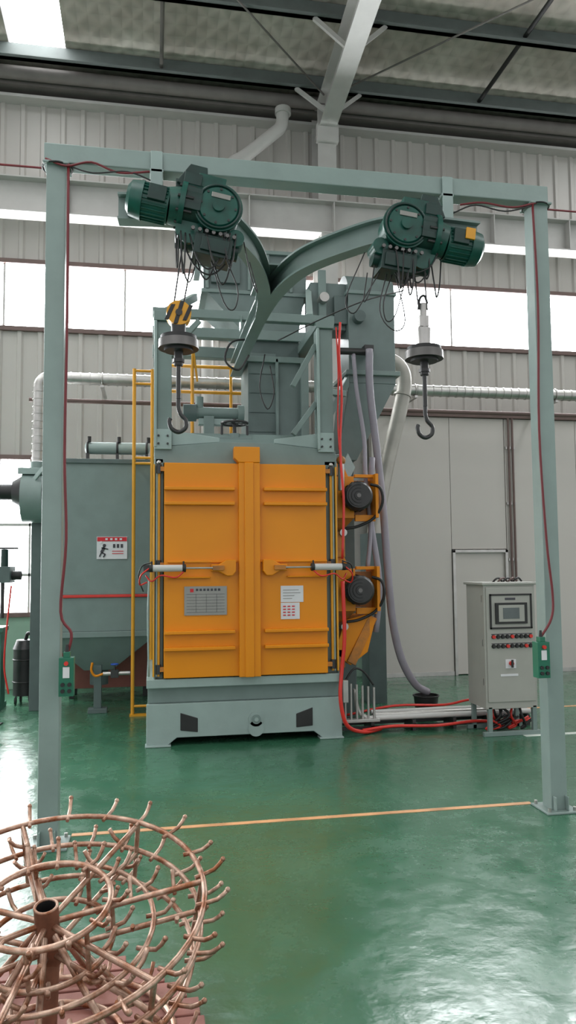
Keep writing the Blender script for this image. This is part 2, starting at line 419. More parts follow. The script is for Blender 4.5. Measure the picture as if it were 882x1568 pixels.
# ---------------------------------------------------------------- hoists
def hoist(xd,s,xh,zh,zc,tilt):
    H=empty('electric_hoist')
    b=MB('hoist_body',H,0.004)
    b.M=Matrix.Translation((xd,4.3,zc))@Matrix.Rotation(math.radians(tilt),4,'Y')@Matrix.Translation((-xd,-4.3,-zc))
    X=lambda d: xd+s*d
    b.cyl((xd,4.20,zc),(xd,4.34,zc),0.130,HG,seg=40)
    b.cyl((xd,4.195,zc),(xd,4.212,zc),0.142,HG,seg=40)
    b.cyl((xd,4.18,zc),(xd,4.20,zc),0.11,HG,r2=0.124,seg=40)
    b.ring((xd,4.185,zc),0.126,0.007,HGD,1)
    b.cyl((xd,4.165,zc),(xd,4.19,zc),0.035,HG,seg=20)
    b.box(xd-0.05,xd+0.06,4.174,4.18,zc+0.045,zc+0.075,NPL)
    for k in range(8):
        a=k*math.pi/4; b.cyl((xd+0.1*math.cos(a),4.175,zc+0.1*math.sin(a)),(xd+0.1*math.cos(a),4.19,zc+0.1*math.sin(a)),0.008,DK,seg=6)
    b.cyl((X(0.10),4.29,zc+0.01),(X(0.20),4.29,zc+0.01),0.125,HGD,seg=28)
    b.cyl((X(0.19),4.29,zc),(X(0.22),4.29,zc),0.14,HG,seg=28)
    b.cyl((X(0.22),4.29,zc-0.01),(X(0.29),4.28,zc-0.02),0.115,HG,r2=0.10,seg=28)
    b.box(X(0.12),X(0.22),4.2,4.36,zc+0.10,zc+0.17,HGD)
    b.box(X(-0.02),X(0.14),4.22,4.36,zc+0.11,zc+0.19,HG)
    b.box(X(0.10),X(0.20),4.17,4.2,zc-0.06,zc+0.07,HGD)
    b.prism([(X(0.06),zc+0.05),(X(0.26),zc+0.12),(X(0.20),zc+0.24),(X(0.10),zc+0.24)],1,4.24,4.27,HGD)
    for k in range(10):
        a=k*math.pi/5; b.cyl((X(0.145),4.29+0.125*math.cos(a),zc+0.125*math.sin(a)),(X(0.235),4.29+0.125*math.cos(a),zc+0.125*math.sin(a)),0.010,DK,seg=6)
    zm=zc-0.03
    b.cyl((X(0.28),4.28,zm),(X(0.44),4.28,zm),0.098,HG,seg=28)
    for k in range(24):
        a=k*math.pi/12; c,d=math.cos(a),math.sin(a)
        b.bar((X(0.29),4.28+0.10*c,zm+0.10*d),(X(0.43),4.28+0.10*c,zm+0.10*d),0.006,0.014,HG,up=(0,c,d))
    b.cyl((X(0.43),4.28,zm),(X(0.50),4.28,zm),0.112,HG,r2=0.10,seg=28)
    b.cyl((X(0.50),4.28,zm),(X(0.52),4.28,zm),0.10,HG,r2=0.07,seg=28)
    b.box(X(0.30),X(0.40),4.16,4.20,zm-0.03,zm+0.06,HGD)
    if s>0: b.box(X(0.37),X(0.43),4.15,4.165,zm+0.0,zm+0.07,YE)
    b.box(X(-0.12),X(0.10),4.22,4.40,zc-0.28,zc-0.16,HGD)
    b.box(X(-0.10),X(0.06),4.205,4.22,zc-0.26,zc-0.18,HGD)
    b.cyl((X(-0.16),4.31,zc-0.19),(X(0.2),4.31,zc-0.19),0.055,HGD,seg=20)
    b.cyl((X(0.14),4.24,zc-0.15),(X(0.14),4.38,zc-0.15),0.08,HG,seg=20)
    b.cyl((X(-0.13),4.23,zc-0.14),(X(-0.13),4.36,zc-0.14),0.05,HG,seg=20)
    for k in range(7):
        b.cyl((X(-0.12+0.04*k),4.2,zc-0.15),(X(-0.12+0.04*k),4.215,zc-0.15),0.012,MS,seg=6)
    b.M=Matrix.Identity(4)
    for yy in (4.27,4.50):
        b.box(X(0.02),X(0.24),yy-0.006,yy+0.006,3.48,3.80,HGD)
        for dx in (0.06,0.20):
            b.cyl((X(dx),yy-0.02 if yy<4.4 else yy+0.02,3.62),(X(dx),4.345 if yy<4.4 else 4.45,3.62),0.045,HG,seg=20)
    b.cyl((X(0.13),4.27,3.51),(X(0.13),4.50,3.51),0.014,ST)
    b.done()
    b=MB('hoist_cables',H,0)
    for i in range(10):
        x0=X(random.uniform(-0.12,0.25)); x1=X(random.uniform(-0.15,0.3)); dz=random.uniform(0.03,0.18)
        y=random.uniform(4.2,4.35)
        b.tube([(x0,y,zc-0.15),(x0*0.8+x1*0.2,y-0.02,zc-0.22-dz*0.7),((x0+x1)/2,y,zc-0.24-dz),(x0*0.2+x1*0.8,y,zc-0.22-dz*0.6),(x1,y,zc-0.14)],0.005,BK,seg=6)
    b.tube([(X(-0.05),4.3,zc-0.25),(X(-0.12),4.28,zc-0.45),(X(-0.10),4.3,zc-0.56),(X(-0.04),4.3,zc-0.52),(X(0.04),4.3,zc-0.25)],0.004,BK,seg=6)
    b.tube([(X(-0.16),4.3,zc-0.15),(X(-0.2),4.28,zc-0.37),(X(-0.24),4.3,zc-0.45),(X(-0.2),4.35,zc-0.25)],0.004,BK,seg=6)
    if s>0:
        b.tube([(xd-0.1,4.3,zc-0.2),(xd-0.22,4.3,zc-0.4),(xd-0.3,4.32,zc-0.52),(xd-0.34,4.34,zc-0.42),(xd-0.2,4.4,zc-0.1)],0.004,BK,seg=6)
        b.tube([(xd-0.08,4.3,zc-0.22),(xd-0.14,4.3,zc-0.5),(xd-0.05,4.3,zc-0.62),(xd+0.02,4.3,zc-0.55),(xd-0.04,4.3,zc-0.25)],0.004,BK,seg=6)
    b.done()
    b=MB('hook_block',H,0.003); yh=4.36
    for dx in (-0.035,0.035):
        b.cyl((xh+dx*0.8,yh,zh+0.06),(xd+(xh-xd)*0.7+dx,yh-0.04,3.5),0.005,DK,seg=8)
    if s<0:
        b.cyl((xh,yh-0.045,zh),(xh,yh+0.045,zh),0.072,YE,seg=28)
        for k in (-2,0,2):
            hh=math.sqrt(max(0,0.072**2-(k*0.026)**2))*0.95; x=xh+k*0.026
            b.hexa([(x-0.032,yh-0.05,zh-hh),(x-0.008,yh-0.05,zh-hh),(x-0.008,yh-0.044,zh-hh),(x-0.032,yh-0.044,zh-hh)],
                   [(x+0.008,yh-0.05,zh+hh),(x+0.032,yh-0.05,zh+hh),(x+0.032,yh-0.044,zh+hh),(x+0.008,yh-0.044,zh+hh)],BK)
        b.cyl((xh,yh-0.055,zh),(xh,yh+0.055,zh),0.02,DK,seg=16)
    else:
        b.cyl((xh,yh,zh-0.05),(xh,yh,zh+0.10),0.022,GV,seg=16); b.box(xh-0.03,xh+0.03,yh-0.02,yh+0.02,zh-0.05,zh+0.02,GV)
        b.tube([(xh-0.03,yh,zh+0.06),(xh-0.02,yh,zh+0.13),(xh+0.01,yh,zh+0.15),(xh+0.03,yh,zh+0.10)],0.008,BK)
    zt=2.845
    b.cyl((xh,yh,zh-0.06),(xh,yh,zt+0.04),0.045,DK if s<0 else GV,r2=0.04,seg=20)
    b.cyl((xh,yh,zt+0.02),(xh,yh,zt+0.045),0.105,BK,seg=36); b.cyl((xh,yh,zt-0.03),(xh,yh,zt+0.02),0.118,MS,r2=0.116,seg=36,capm=BK)
    b.cyl((xh,yh,zt-0.045),(xh,yh,zt-0.03),0.085,BK,seg=36)
    b.cyl((xh,yh,zt-0.13),(xh,yh,zt-0.03),0.026,BK,seg=16); b.cyl((xh,yh,zt-0.11),(xh,yh,zt-0.09),0.036,DK,seg=6)
    b.cyl((xh,yh,2.52),(xh,yh,zt-0.1),0.014,DK,seg=12)
    zz=2.52
    b.tube([(xh,yh,zz),(xh,yh,zz-0.05),(xh+0.012,yh,zz-0.09),(xh+0.042,yh,zz-0.125),(xh+0.04,yh,zz-0.17),(xh,yh,zz-0.195),(xh-0.04,yh,zz-0.175),(xh-0.052,yh,zz-0.135),(xh-0.046,yh,zz-0.115)],0.013,DK,seg=10)
    b.done()
hoist(0.37,-1,0.15,3.02,3.61,10)
hoist(1.50,1,1.66,3.07,3.59,7)

# ---------------------------------------------------------------- shot blasting machine
S=empty('hook_shot_blasting_machine')
b=MB('base',S,0.005)
b.box(-0.04,1.69,6.64,8.6,0.50,0.575,GGL)
b.box(-0.03,1.68,6.72,8.6,0.36,0.50,GG)
b.prism([(-0.04,0.36),(-0.04,0.0),(0.13,0.0),(0.22,0.07),(1.43,0.07),(1.52,0.0),(1.69,0.0),(1.69,0.36)],1,6.67,6.72,GGL)
b.box(-0.03,0.02,6.72,8.6,0,0.36,GG); b.box(1.64,1.68,6.72,8.6,0,0.36,GG); b.box(0.0,1.66,8.4,8.6,0,0.36,GG)
b.box(-0.05,0.17,6.64,6.76,0,0.015,GGL); b.box(1.48,1.70,6.64,6.76,0,0.015,GGL)
b.prism([(0.25,0.13),(0.40,0.11),(0.40,0.23),(0.25,0.28)],1,6.664,6.68,BK)
b.prism([(1.27,0.11),(1.42,0.12),(1.42,0.28),(1.27,0.23)],1,6.664,6.68,BK)
for r,y,m in ((0.065,6.66,GGL),(0.04,6.645,GG),(0.018,6.635,GGL)): b.cyl((0.91,y,0.20),(0.91,6.68,0.20),r,m,seg=24)
b.cyl((0.91,6.66,0.12),(0.91,6.70,0.12),0.07,GGL,seg=24)
b.done()
b=MB('blast_chamber',S,0.005)
b.box(0.02,1.67,6.80,8.4,0.575,2.60,GG)
b.prism([(0.02,2.46),(1.67,2.46),(1.67,2.60),(1.05,2.66),(0.62,2.66),(0.02,2.60)],1,6.70,6.80,GG)
for x0,x1 in ((0.02,0.10),(1.56,1.67)): b.box(x0,x1,6.70,6.80,0.575,2.5,GG)
b.box(0.02,0.035,6.66,6.72,0.575,2.5,GG); b.box(1.655,1.67,6.66,6.72,0.575,2.5,GG)
b.hexa([(0.02,6.8,2.6),(1.67,6.8,2.6),(1.67,8.4,2.6),(0.02,8.4,2.6)],[(0.35,6.95,2.78),(1.35,6.95,2.78),(1.35,8.3,2.78),(0.35,8.3,2.78)],GG)
b.prism([(0.17,2.62),(0.60,2.66),(0.60,2.70),(0.17,2.76)],1,6.72,6.75,GGL); b.prism([(1.10,2.66),(1.51,2.62),(1.51,2.76),(1.10,2.70)],1,6.72,6.75,GGL)
b.done()
b=MB('doors',S,0.006)
yf=6.60
for x0,x1 in ((0.105,0.838),(0.845,1.555)):
    b.box(x0,x1,yf+0.02,6.70,0.585,2.455,OR)
b.box(0.755,0.945,yf-0.025,yf+0.02,0.58,2.46,OR)
b.prism([(0.755,2.46),(0.945,2.46),(0.945,2.60),(0.715,2.60),(0.715,2.50)],1,yf-0.03,yf+0.08,OR)
b.box(0.805,0.885,yf-0.04,yf-0.025,0.58,2.46,OR)
for z in (2.225,2.095,0.975,0.835):
    for x0,x1 in ((0.105,0.72),(0.98,1.555)):
        b.prism([(x0,z-0.015),(x0,z+0.015),(x1,z+0.015),(x1,z-0.015)],1,yf-0.035,yf+0.02,OR)
for sgn in (-1,1):
    c=0.845
    def q(d): return c+sgn*d
    pl=[(q(0.12),1.50),(q(0.12),1.60),(q(0.20),1.60),(q(0.27),1.56),(q(0.335),1.56),(q(0.335),1.50),(q(0.27),1.50),(q(0.20),1.46),(q(0.15),1.46)]
    b.prism(pl,1,yf-0.06,yf+0.02,OR)
    b.box(q(0.10),q(0.71),yf-0.0,yf+0.02,1.575,1.595,OR); b.box(q(0.34),q(0.71),yf-0.02,yf+0.02,1.44,1.455,OR)
b.done()
b=MB('door_hinges',S,0.002)
for x,s2 in ((0.06,-1),(1.61,1)):
    b.cyl((x,6.66,0.60),(x,6.66,2.44),0.013,YE,seg=12)
    b.cyl((x+s2*0.018,6.65,0.60),(x+s2*0.018,6.65,2.44),0.008,GGL,seg=12)
    b.box(x+s2*0.035,x+s2*0.05,6.63,6.66,0.60,2.44,YE)
    for z in (2.40,1.56,0.66):
        b.cyl((x,6.65,z-0.04),(x,6.65,z+0.04),0.024,DK,seg=14); b.box(min(x,x-s2*0.07),max(x,x-s2*0.07),6.63,6.67,z-0.02,z+0.02,ORD)
    b.ball((x,6.65,2.46),0.02,ST)
b.done()
b=MB('door_cylinders',S,0.002)
for c,s2 in ((-0.02,1),(1.70,-1)):
    z=1.53; X=lambda d:c+s2*d
    b.cyl((X(0.0),6.53,z),(X(0.03),6.53,z),0.032,BK,seg=16); b.cyl((X(0.03),6.53,z),(X(0.28),6.53,z),0.030,WHT,seg=20)
    b.cyl((X(0.28),6.53,z),(X(0.31),6.53,z),0.034,BK,seg=16); b.cyl((X(0.31),6.53,z),(X(0.60),6.53,z),0.009,ST)
    b.box(X(-0.05),X(0.04),6.54,6.68,z-0.03,z+0.03,DK)
    b.box(X(0.54),X(0.64),6.51,6.55,z-0.02,z+0.02,ORD)
    for k in (0.02,0.29): b.cyl((X(k),6.53,z+0.03),(X(k),6.53,z+0.06),0.008,BK,seg=8)
    b.tube([(X(0.29),6.52,z-0.03),(X(0.22),6.5,z-0.08),(X(0.1),6.52,z-0.06),(X(0.02),6.55,z-0.11),(X(-0.03),6.6,z-0.06)],0.007,RED)
    b.tube([(X(0.02),6.52,z+0.05),(X(-0.06),6.55,z+0.02),(X(-0.09),6.62,z-0.08),(X(-0.05),6.66,z-0.2)],0.006,BK)
    b.tube([(X(0.0),6.52,z+0.0),(X(-0.07),6.55,z-0.06),(X(-0.08),6.62,z-0.14),(X(-0.02),6.66,z-0.12)],0.007,RED)
b.done()
b=MB('nameplate',S,0)
b.box(0.28,0.65,6.61,6.616,1.12,1.37,NPL)
b.box(0.33,0.36,6.607,6.61,1.32,1.35,TXR)
for i in range(7): b.box(0.30,0.63,6.607,6.61,1.145+i*0.026,1.147+i*0.026,TXT)
for i in range(7): b.box(0.38+i*0.032,0.40+i*0.032,6.607,6.61,1.33,1.35,TXT)
for x in (0.38,0.47,0.56): b.box(x,x+0.002,6.607,6.61,1.145,1.303,TXT)
b.box(1.13,1.335,6.614,6.619,1.22,1.365,PAP); b.box(1.13,1.30,6.614,6.619,1.07,1.215,PAP)
for i in range(4):
    b.box(1.15,1.15+random.uniform(0.08,0.16),6.611,6.614,1.25+i*0.025,1.255+i*0.025,NPL)
    for k in range(3): b.box(1.15+0.04*k,1.175+0.04*k,6.611,6.614,1.10+i*0.026,1.11+i*0.026,TXR)
b.done()
b=MB('frame_columns',S,0.006)
for x0,x1 in ((0.02,0.17),(1.50,1.65)):
    b.box(x0,x1,6.69,6.82,2.60,3.74,GG); b.box(x0,x1,6.67,6.69,2.58,2.76,GGL)
    b.box(x0-0.005,x0+0.02,6.66,6.69,2.6,3.74,GGL)
    for z in (2.63,2.70):
        for dx in (0.035,0.115): b.cyl((x0+dx,6.655,z),(x0+dx,6.67,z),0.01,DK,seg=6)
    b.box(x0,x1,8.2,8.32,2.60,3.85,GG)
    b.box(x0-0.01,x1+0.01,6.66,8.32,3.74,3.83,GG)
b.box(0.0,1.68,6.72,6.80,3.80,3.88,GG); b.box(0.0,1.70,7.5,7.6,3.86,3.96,GG); b.box(0.0,1.70,8.2,8.32,3.85,3.97,GG)
b.bar((1.45,6.75,3.86),(1.62,7.6,4.42),0.06,0.08,GGL); b.bar((0.10,6.75,3.83),(0.45,8.0,4.45),0.06,0.08,GG)
b.bar((1.28,6.75,3.2),(1.50,6.75,3.6),0.06,0.05,GG); b.bar((1.28,6.75,2.75),(1.50,6.75,3.05),0.06,0.05,GG)
for x in (0.80,0.94): b.box(x-0.006,x+0.006,6.70,6.82,3.71,3.84,GG)
b.bar((0.17,6.75,3.5),(0.42,6.75,3.78),0.05,0.05,GG)
b.done()
b=MB('separator_housing',S,0.006)
b.box(0.52,1.62,7.7,8.5,4.42,4.86,GGB); b.box(0.46,1.68,7.66,8.54,4.84,4.88,GG); b.box(0.50,1.64,7.68,8.5,4.40,4.44,GG)
b.box(0.60,0.9,7.65,7.7,4.5,4.78,GGD); b.cyl((1.3,7.6,4.64),(1.3,7.7,4.64),0.08,GGD)
for x in (0.56,1.0,1.2,1.45): b.box(x-0.015,x+0.015,7.67,7.70,4.44,4.84,GG)
b.hexa([(0.98,7.6,3.9),(1.5,7.6,3.9),(1.5,8.2,3.9),(0.98,8.2,3.9)],[(0.55,7.7,4.42),(1.6,7.7,4.42),(1.6,8.5,4.42),(0.55,8.5,4.42)],GGB)
b.box(0.96,1.25,7.5,8.1,2.76,3.72,GGB); b.box(1.26,1.56,7.5,8.1,2.76,3.66,GGB); b.box(1.24,1.27,7.46,7.52,2.76,3.66,GG)
b.box(0.94,1.58,7.46,8.1,3.62,3.68,GG); b.box(1.0,1.5,7.55,8.0,3.68,3.95,GGD)
b.box(1.50,1.58,7.44,7.5,2.76,3.62,GG)
for z in (2.9,3.1,3.3,3.5): b.box(0.97,1.24,7.492,7.5,z,z+0.008,GGD)
b.done()
b=MB('screw_conveyor_drive',S,0.003)
b.cyl((0.42,7.4,3.06),(0.86,7.4,3.06),0.06,GG,seg=20); b.cyl((0.30,7.4,3.06),(0.43,7.4,3.06),0.085,GGD,seg=20)
b.box(0.50,0.60,7.33,7.47,2.76,3.02,GG); b.box(0.45,0.88,7.35,7.45,2.94,3.0,GGL)
b.cyl((0.46,7.4,3.1),(0.46,7.4,3.22),0.04,GG); b.cyl((0.84,7.4,3.06),(0.9,7.4,3.06),0.09,GG,seg=20)
b.ring((0.76,6.95,2.88),0.12,0.012,DK,2); b.cyl((0.76,6.95,2.64),(0.76,6.95,2.92),0.018,DK); b.cyl((0.76,6.95,2.64),(0.76,6.95,2.78),0.05,GG)
for k in range(3):
    a=k*math.pi/3; b.bar((0.76+0.12*math.cos(a),6.95+0.12*math.sin(a),2.88),(0.76-0.12*math.cos(a),6.95-0.12*math.sin(a),2.88),0.014,0.01,DK)
b.box(0.60,0.92,6.9,7.05,2.66,2.74,GG)
b.cyl((0.64,6.95,2.7),(0.64,6.95,2.86),0.012,DK);b.cyl((0.88,6.95,2.7),(0.88,6.95,2.86),0.012,DK)
b.done()
b=MB('bucket_elevator',S,0.006)
b.box(2.0,2.5,7.4,7.9,3.42,4.42,GGB)
b.cyl((2.0,7.65,4.38),(2.5,7.65,4.38),0.25,GGB,seg=36)
b.box(1.96,2.54,7.36,7.94,3.50,3.55,GG); b.box(1.98,2.52,7.38,7.92,4.36,4.40,GG)
b.hexa([(1.88,7.45,2.62),(2.08,7.45,2.62),(2.08,7.8,2.62),(1.88,7.8,2.62)],[(2.0,7.4,3.42),(2.5,7.4,3.42),(2.5,7.9,3.42),(2.0,7.9,3.42)],GGB)
b.bar((1.95,7.5,2.62),(1.75,7.3,2.3),0.2,0.2,GG)
b.bar((1.66,7.3,2.9),(2.02,7.45,3.5),0.07,0.07,GG); b.bar((1.66,7.3,3.3),(1.95,7.4,3.3),0.06,0.06,GGL)
b.box(1.62,2.0,7.5,7.8,4.0,4.5,GGB); b.box(1.70,1.78,7.45,7.5,3.9,4.62,GG); b.box(1.86,2.0,7.44,7.5,4.05,4.35,GGD)
b.cyl((1.74,7.36,4.30),(1.74,7.5,4.30),0.05,GV); b.cyl((2.1,7.3,4.1),(2.1,7.4,4.1),0.06,GGD)
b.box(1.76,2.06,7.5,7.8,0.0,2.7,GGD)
b.cyl((1.86,7.3,3.72),(2.2,7.3,3.72),0.035,DK)
b.box(2.14,2.24,7.30,7.42,3.74,3.80,DK)
b.done()
def impeller(z):
    b=MB('blast_wheel_unit',S,0.004)
    x=1.93; y=6.92
    b.cyl((x-0.03,y-0.16,z),(x-0.0,y+0.12,z),0.135,BK,seg=32)
    b.cyl((x-0.034,y-0.19,z),(x-0.03,y-0.155,z),0.115,DK,r2=0.137,seg=32)
    for r in (0.10,0.07,0.04): b.ring((x-0.035,y-0.19,z),r,0.004,BK,1,ts=5,seg=24)
    b.cyl((x-0.036,y-0.2,z),(x-0.034,y-0.185,z),0.02,MS)
    for k in range(16):
        a=k*math.pi/8; b.bar((x-0.03+0.137*math.cos(a),y-0.14,z+0.137*math.sin(a)),(x+0.137*math.cos(a),y+0.1,z+0.137*math.sin(a)),0.006,0.012,BK,up=(math.cos(a),0,math.sin(a)))
    b.box(x-0.05,x+0.16,y+0.1,y+0.14,z-0.17,z+0.17,ORD)
    b.box(1.68,1.90,y+0.0,y+0.45,z-0.20,z+0.20,OR)
    b.hexa([(1.68,y+0.1,z-0.32),(1.80,y+0.1,z-0.32),(1.80,y+0.5,z-0.32),(1.68,y+0.5,z-0.32)],[(1.68,y,z-0.18),(1.92,y,z-0.18),(1.92,y+0.5,z-0.18),(1.68,y+0.5,z-0.18)],ORD)
    b.prism([(1.72,z+0.2),(1.86,z+0.2),(1.80,z+0.33),(1.72,z+0.33)],1,y+0.05,y+0.4,OR)
    b.box(x+0.16,x+0.19,y-0.08,y+0.3,z-0.2,z+0.22,OR); b.box(x-0.02,x+0.19,y+0.0,y+0.04,z+0.19,z+0.22,OR); b.box(x-0.02,x+0.18,y+0.0,y+0.04,z-0.23,z-0.17,OR)
    b.tube([(x+0.12,y-0.05,z+0.12),(x+0.2,y-0.1,z+0.08),(x+0.22,y-0.1,z-0.06),(x+0.15,y-0.05,z-0.2),(x+0.0,y-0.02,z-0.28),(x-0.12,y,z-0.3)],0.014,BK)
    b.cyl((1.78,y-0.05,z-0.34),(1.78,y+0.1,z-0.34),0.035,GV); b.cyl((1.72,y-0.02,z+0.2),(1.72,y+0.02,z+0.34),0.02,ORD)
    b.done()
impeller(2.19); impeller(1.31)
b=MB('abrasive_chutes',S,0.004)
b.prism([(1.70,0.72),(1.85,0.60),(2.02,0.72),(2.10,1.02),(2.02,1.08),(1.80,1.02)],1,6.95,7.25,OR)
b.bar((1.85,6.95,0.62),(2.08,6.98,1.05),0.05,0.09,ORD)
b.box(1.70,1.80,6.95,7.2,0.58,0.75,ORD); b.box(1.70,1.80,6.9,7.3,1.62,1.86,ORD)
for k in range(6): b.cyl((1.76+0.055*k,6.82,0.12),(1.76+0.055*k,6.82,0.46-0.01*k),0.012,GV,seg=8)
b.box(1.72,2.08,6.78,6.86,0.10,0.13,GV); b.box(1.71,1.76,6.7,6.76,0.3,0.5,GV)
b.tube([(1.75,6.82,0.46),(1.85,6.84,0.58),(1.95,6.86,0.55),(2.05,6.88,0.42)],0.01,BK)
b.cyl((1.74,6.78,2.24),(1.74,6.78,2.5),0.03,GV); b.ball((1.74,6.78,2.52),0.045,ORD)
b.done()
b=MB('pneumatic_hoses',S,0)
b.tube([(1.72,6.66,3.8),(1.70,6.64,3.5),(1.72,6.64,3.1),(1.70,6.64,2.7),(1.70,6.62,2.45),(1.72,6.62,2.1),(1.70,6.62,1.6)],0.012,RED)
b.tube([(1.68,6.66,3.75),(1.69,6.64,3.3),(1.68,6.64,2.9),(1.69,6.64,2.6)],0.007,RED)
b.tube([(1.70,6.62,1.4),(1.71,6.62,0.9),(1.68,6.62,0.6),(1.66,6.6,0.35),(1.72,6.62,0.12),(1.9,6.72,0.03),(2.1,6.82,0.03)],0.018,RED)
b.tube([(2.02,7.3,3.7),(2.02,7.2,3.3),(2.06,7.1,2.8),(2.04,7.0,2.4),(2.08,7.0,1.9),(2.04,6.98,1.5)],0.022,PURP)
b.tube([(0.9,6.65,3.6),(0.7,6.6,3.55),(0.64,6.6,3.38),(0.76,6.6,3.30),(0.86,6.65,3.45)],0.010,BK)
b.tube([(1.0,6.6,3.45),(0.95,6.6,3.15),(1.02,6.6,2.95),(1.08,6.6,3.1),(1.05,6.62,3.35)],0.006,BK)
b.tube([(1.1,6.5,3.55),(1.4,6.2,3.65),(1.7,5.8,3.7),(1.9,5.4,3.65)],0.006,BK)
b.tube([(-0.02,6.6,1.45),(-0.03,6.62,1.1),(-0.02,6.66,0.6)],0.008,GGL)
b.done()
b=MB('suction_hose',S,0)
b.tube([(2.16,7.2,3.72),(2.16,7.2,3.3),(2.22,7.2,2.7),(2.26,7.15,2.1),(2.28,7.1,1.5),(2.32,7.1,1.0),(2.42,7.15,0.62),(2.58,7.22,0.36),(2.74,7.3,0.26)],0.038,PURP,seg=12,smooth=8)
b.tube([(2.12,7.0,0.9),(2.16,7.0,1.4),(2.1,7.05,2.0),(2.14,7.1,2.6)],0.03,PURP,seg=12); b.done()
b=MB('platform_guard_rail',S,0)
for z in (3.55,3.85): b.tube([(0.15,8.6,z),(0.9,8.6,z),(1.75,8.6,z)],0.02,YE,smooth=1)
for x in (0.15,0.45,0.9,1.35,1.75): b.cyl((x,8.6,2.75),(x,8.6,3.85),0.018,YE,seg=10)
b.box(0.0,1.8,8.35,8.7,2.70,2.75,GG)
b.cyl((0.42,7.9,2.8),(0.42,7.9,3.9),0.014,YE,seg=8); b.cyl((0.47,7.9,3.5),(0.42,7.9,3.9),0.012,YE,seg=8)
b.done()

b=MB('waste_bin',bevel=0.003)
c=(2.74,7.35)
b.cyl((*c,0.0),(*c,0.22),0.10,BK,r2=0.125,seg=28,cap=False); b.cyl((*c,0.0),(*c,0.01),0.10,BK,seg=28); b.ring((*c,0.22),0.127,0.008,BK)
b.cyl((*c,0.01),(*c,0.21),0.095,BK,r2=0.12,seg=28,cap=False); b.done()
b=MB('exhaust_duct',bevel=0)
b.tube([(2.55,8.5,4.0),(2.79,8.5,3.99),(2.93,8.5,3.90),(2.98,8.5,3.72),(2.92,8.5,3.4),(2.76,8.5,2.8),(2.62,8.4,2.3),(2.5,8.3,1.8)],0.09,DUC,seg=20)
for p,q in (((2.72,8.5,4.0),(2.74,8.5,4.0)),((2.955,8.5,3.58),(2.95,8.5,3.56))): b.cyl(p,q,0.105,DUC)
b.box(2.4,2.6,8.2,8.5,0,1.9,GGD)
b.done()

b=MB('floor_cable_run',bevel=0)
for i,(y,m) in enumerate(((6.84,WHT),(6.91,GV),(6.98,WHT))): b.cyl((2.05,y,0.125+0.012*i),(3.6,y,0.125+0.012*i),0.024,m,seg=12)
b.box(1.72,3.6,6.80,6.82,0.03,0.06,DK); b.box(1.72,3.6,7.02,7.04,0.03,0.06,DK)
for x in (2.0,2.4,2.8,3.2,3.55): b.box(x,x+0.03,6.8,7.05,0,0.10,DK)
b.tube([(2.05,6.84,0.125),(1.95,6.84,0.14),(1.88,6.84,0.22),(1.86,6.84,0.4)],0.022,GV)
b.tube([(1.9,6.74,0.04),(2.2,6.76,0.06),(2.6,6.74,0.05),(3.0,6.76,0.07),(3.3,6.74,0.05),(3.6,6.78,0.06)],0.014,RED)
b.tube([(1.8,7.03,0.12),(2.3,7.04,0.19),(2.8,7.03,0.18),(3.1,7.03,0.22),(3.5,7.04,0.19)],0.012,RED)
for i in range(9):
    x=3.0+random.uniform(0,0.35); y=6.55+random.uniform(0,0.2)
    b.tube([(x,y,0.25),(x+random.uniform(-0.1,0.1),y-0.05,0.15),(x+random.uniform(-0.12,0.12),y,0.05),(x+random.uniform(-0.1,0.2),y,0.03),(x+0.15,y,0.12)],0.012,random.choice([RED,BK,BK,RED]))
b.done()

# control cabinet
C=empty('control_cabinet')
b=MB('cabinet_body',C,0.008)
x0,x1,y0,y1=2.96,3.46,6.42,6.80
b.box(x0,x1,y0,y1,0.26,1.36,BEI)
b.box(x0-0.02,x1+0.02,y0-0.02,y1+0.02,1.35,1.375,BEI)
b.box(x0+0.02,x1-0.02,y0-0.012,y0,0.30,1.33,BEI)
b.done()
b=MB('cabinet_stand',C,0.004)
for x in (x0+0.02,x1-0.05):
    for y in (y0,y1-0.04): b.box(x,x+0.04,y,y+0.04,0,0.26,GG)
b.box(x0-0.03,x1+0.02,y0-0.01,y0+0.03,0.0,0.04,GG); b.box(x0-0.03,x1+0.02,y1-0.04,y1,0.0,0.04,GG); b.box(x0,x1,y0,y1,0.24,0.27,BEI)
b.done()
b=MB('operator_panel',C,0.003); yp=y0-0.012
fx0,fx1,fz0,fz1=3.01,3.42,0.955,1.27
b.box(fx0+0.01,fx1-0.01,yp-0.004,yp,fz0+0.01,fz1-0.01,BEI)
for q in ((fx0,fx0+0.015,fz0,fz1),(fx1-0.015,fx1,fz0,fz1),(fx0,fx1,fz0,fz0+0.015),(fx0,fx1,fz1-0.015,fz1)): b.box(q[0],q[1],yp-0.012,yp,q[2],q[3],BK)
b.box(3.06,3.37,yp-0.018,yp-0.004,1.0,1.19,BK); b.box(3.09,3.34,yp-0.021,yp-0.018,1.02,1.17,BEI); b.box(3.13,3.29,yp-0.023,yp-0.021,1.045,1.145,GLS)
b.box(3.16,3.26,yp-0.008,yp-0.004,1.215,1.235,TXT)
for j,z in enumerate((0.885,0.80)):
    b.box(3.02,3.42,yp-0.002,yp,z+0.02,z+0.027,TXT)
    for i in range(9):
        b.cyl((3.04+i*0.045,yp-0.02,z),(3.04+i*0.045,yp,z),0.016,BK if (i+j)%4 else RED,seg=14); b.cyl((3.04+i*0.045,yp-0.006,z),(3.04+i*0.045,yp,z),0.020,DK,seg=14)
b.box(3.15,3.25,yp-0.006,yp,0.60,0.68,PAP); b.cyl((3.20,yp-0.03,0.645),(3.20,yp,0.645),0.02,RED); b.box(3.19,3.21,yp-0.04,yp-0.03,0.61,0.68,BK)
b.box(3.10,3.27,yp-0.004,yp,0.53,0.55,PAP)
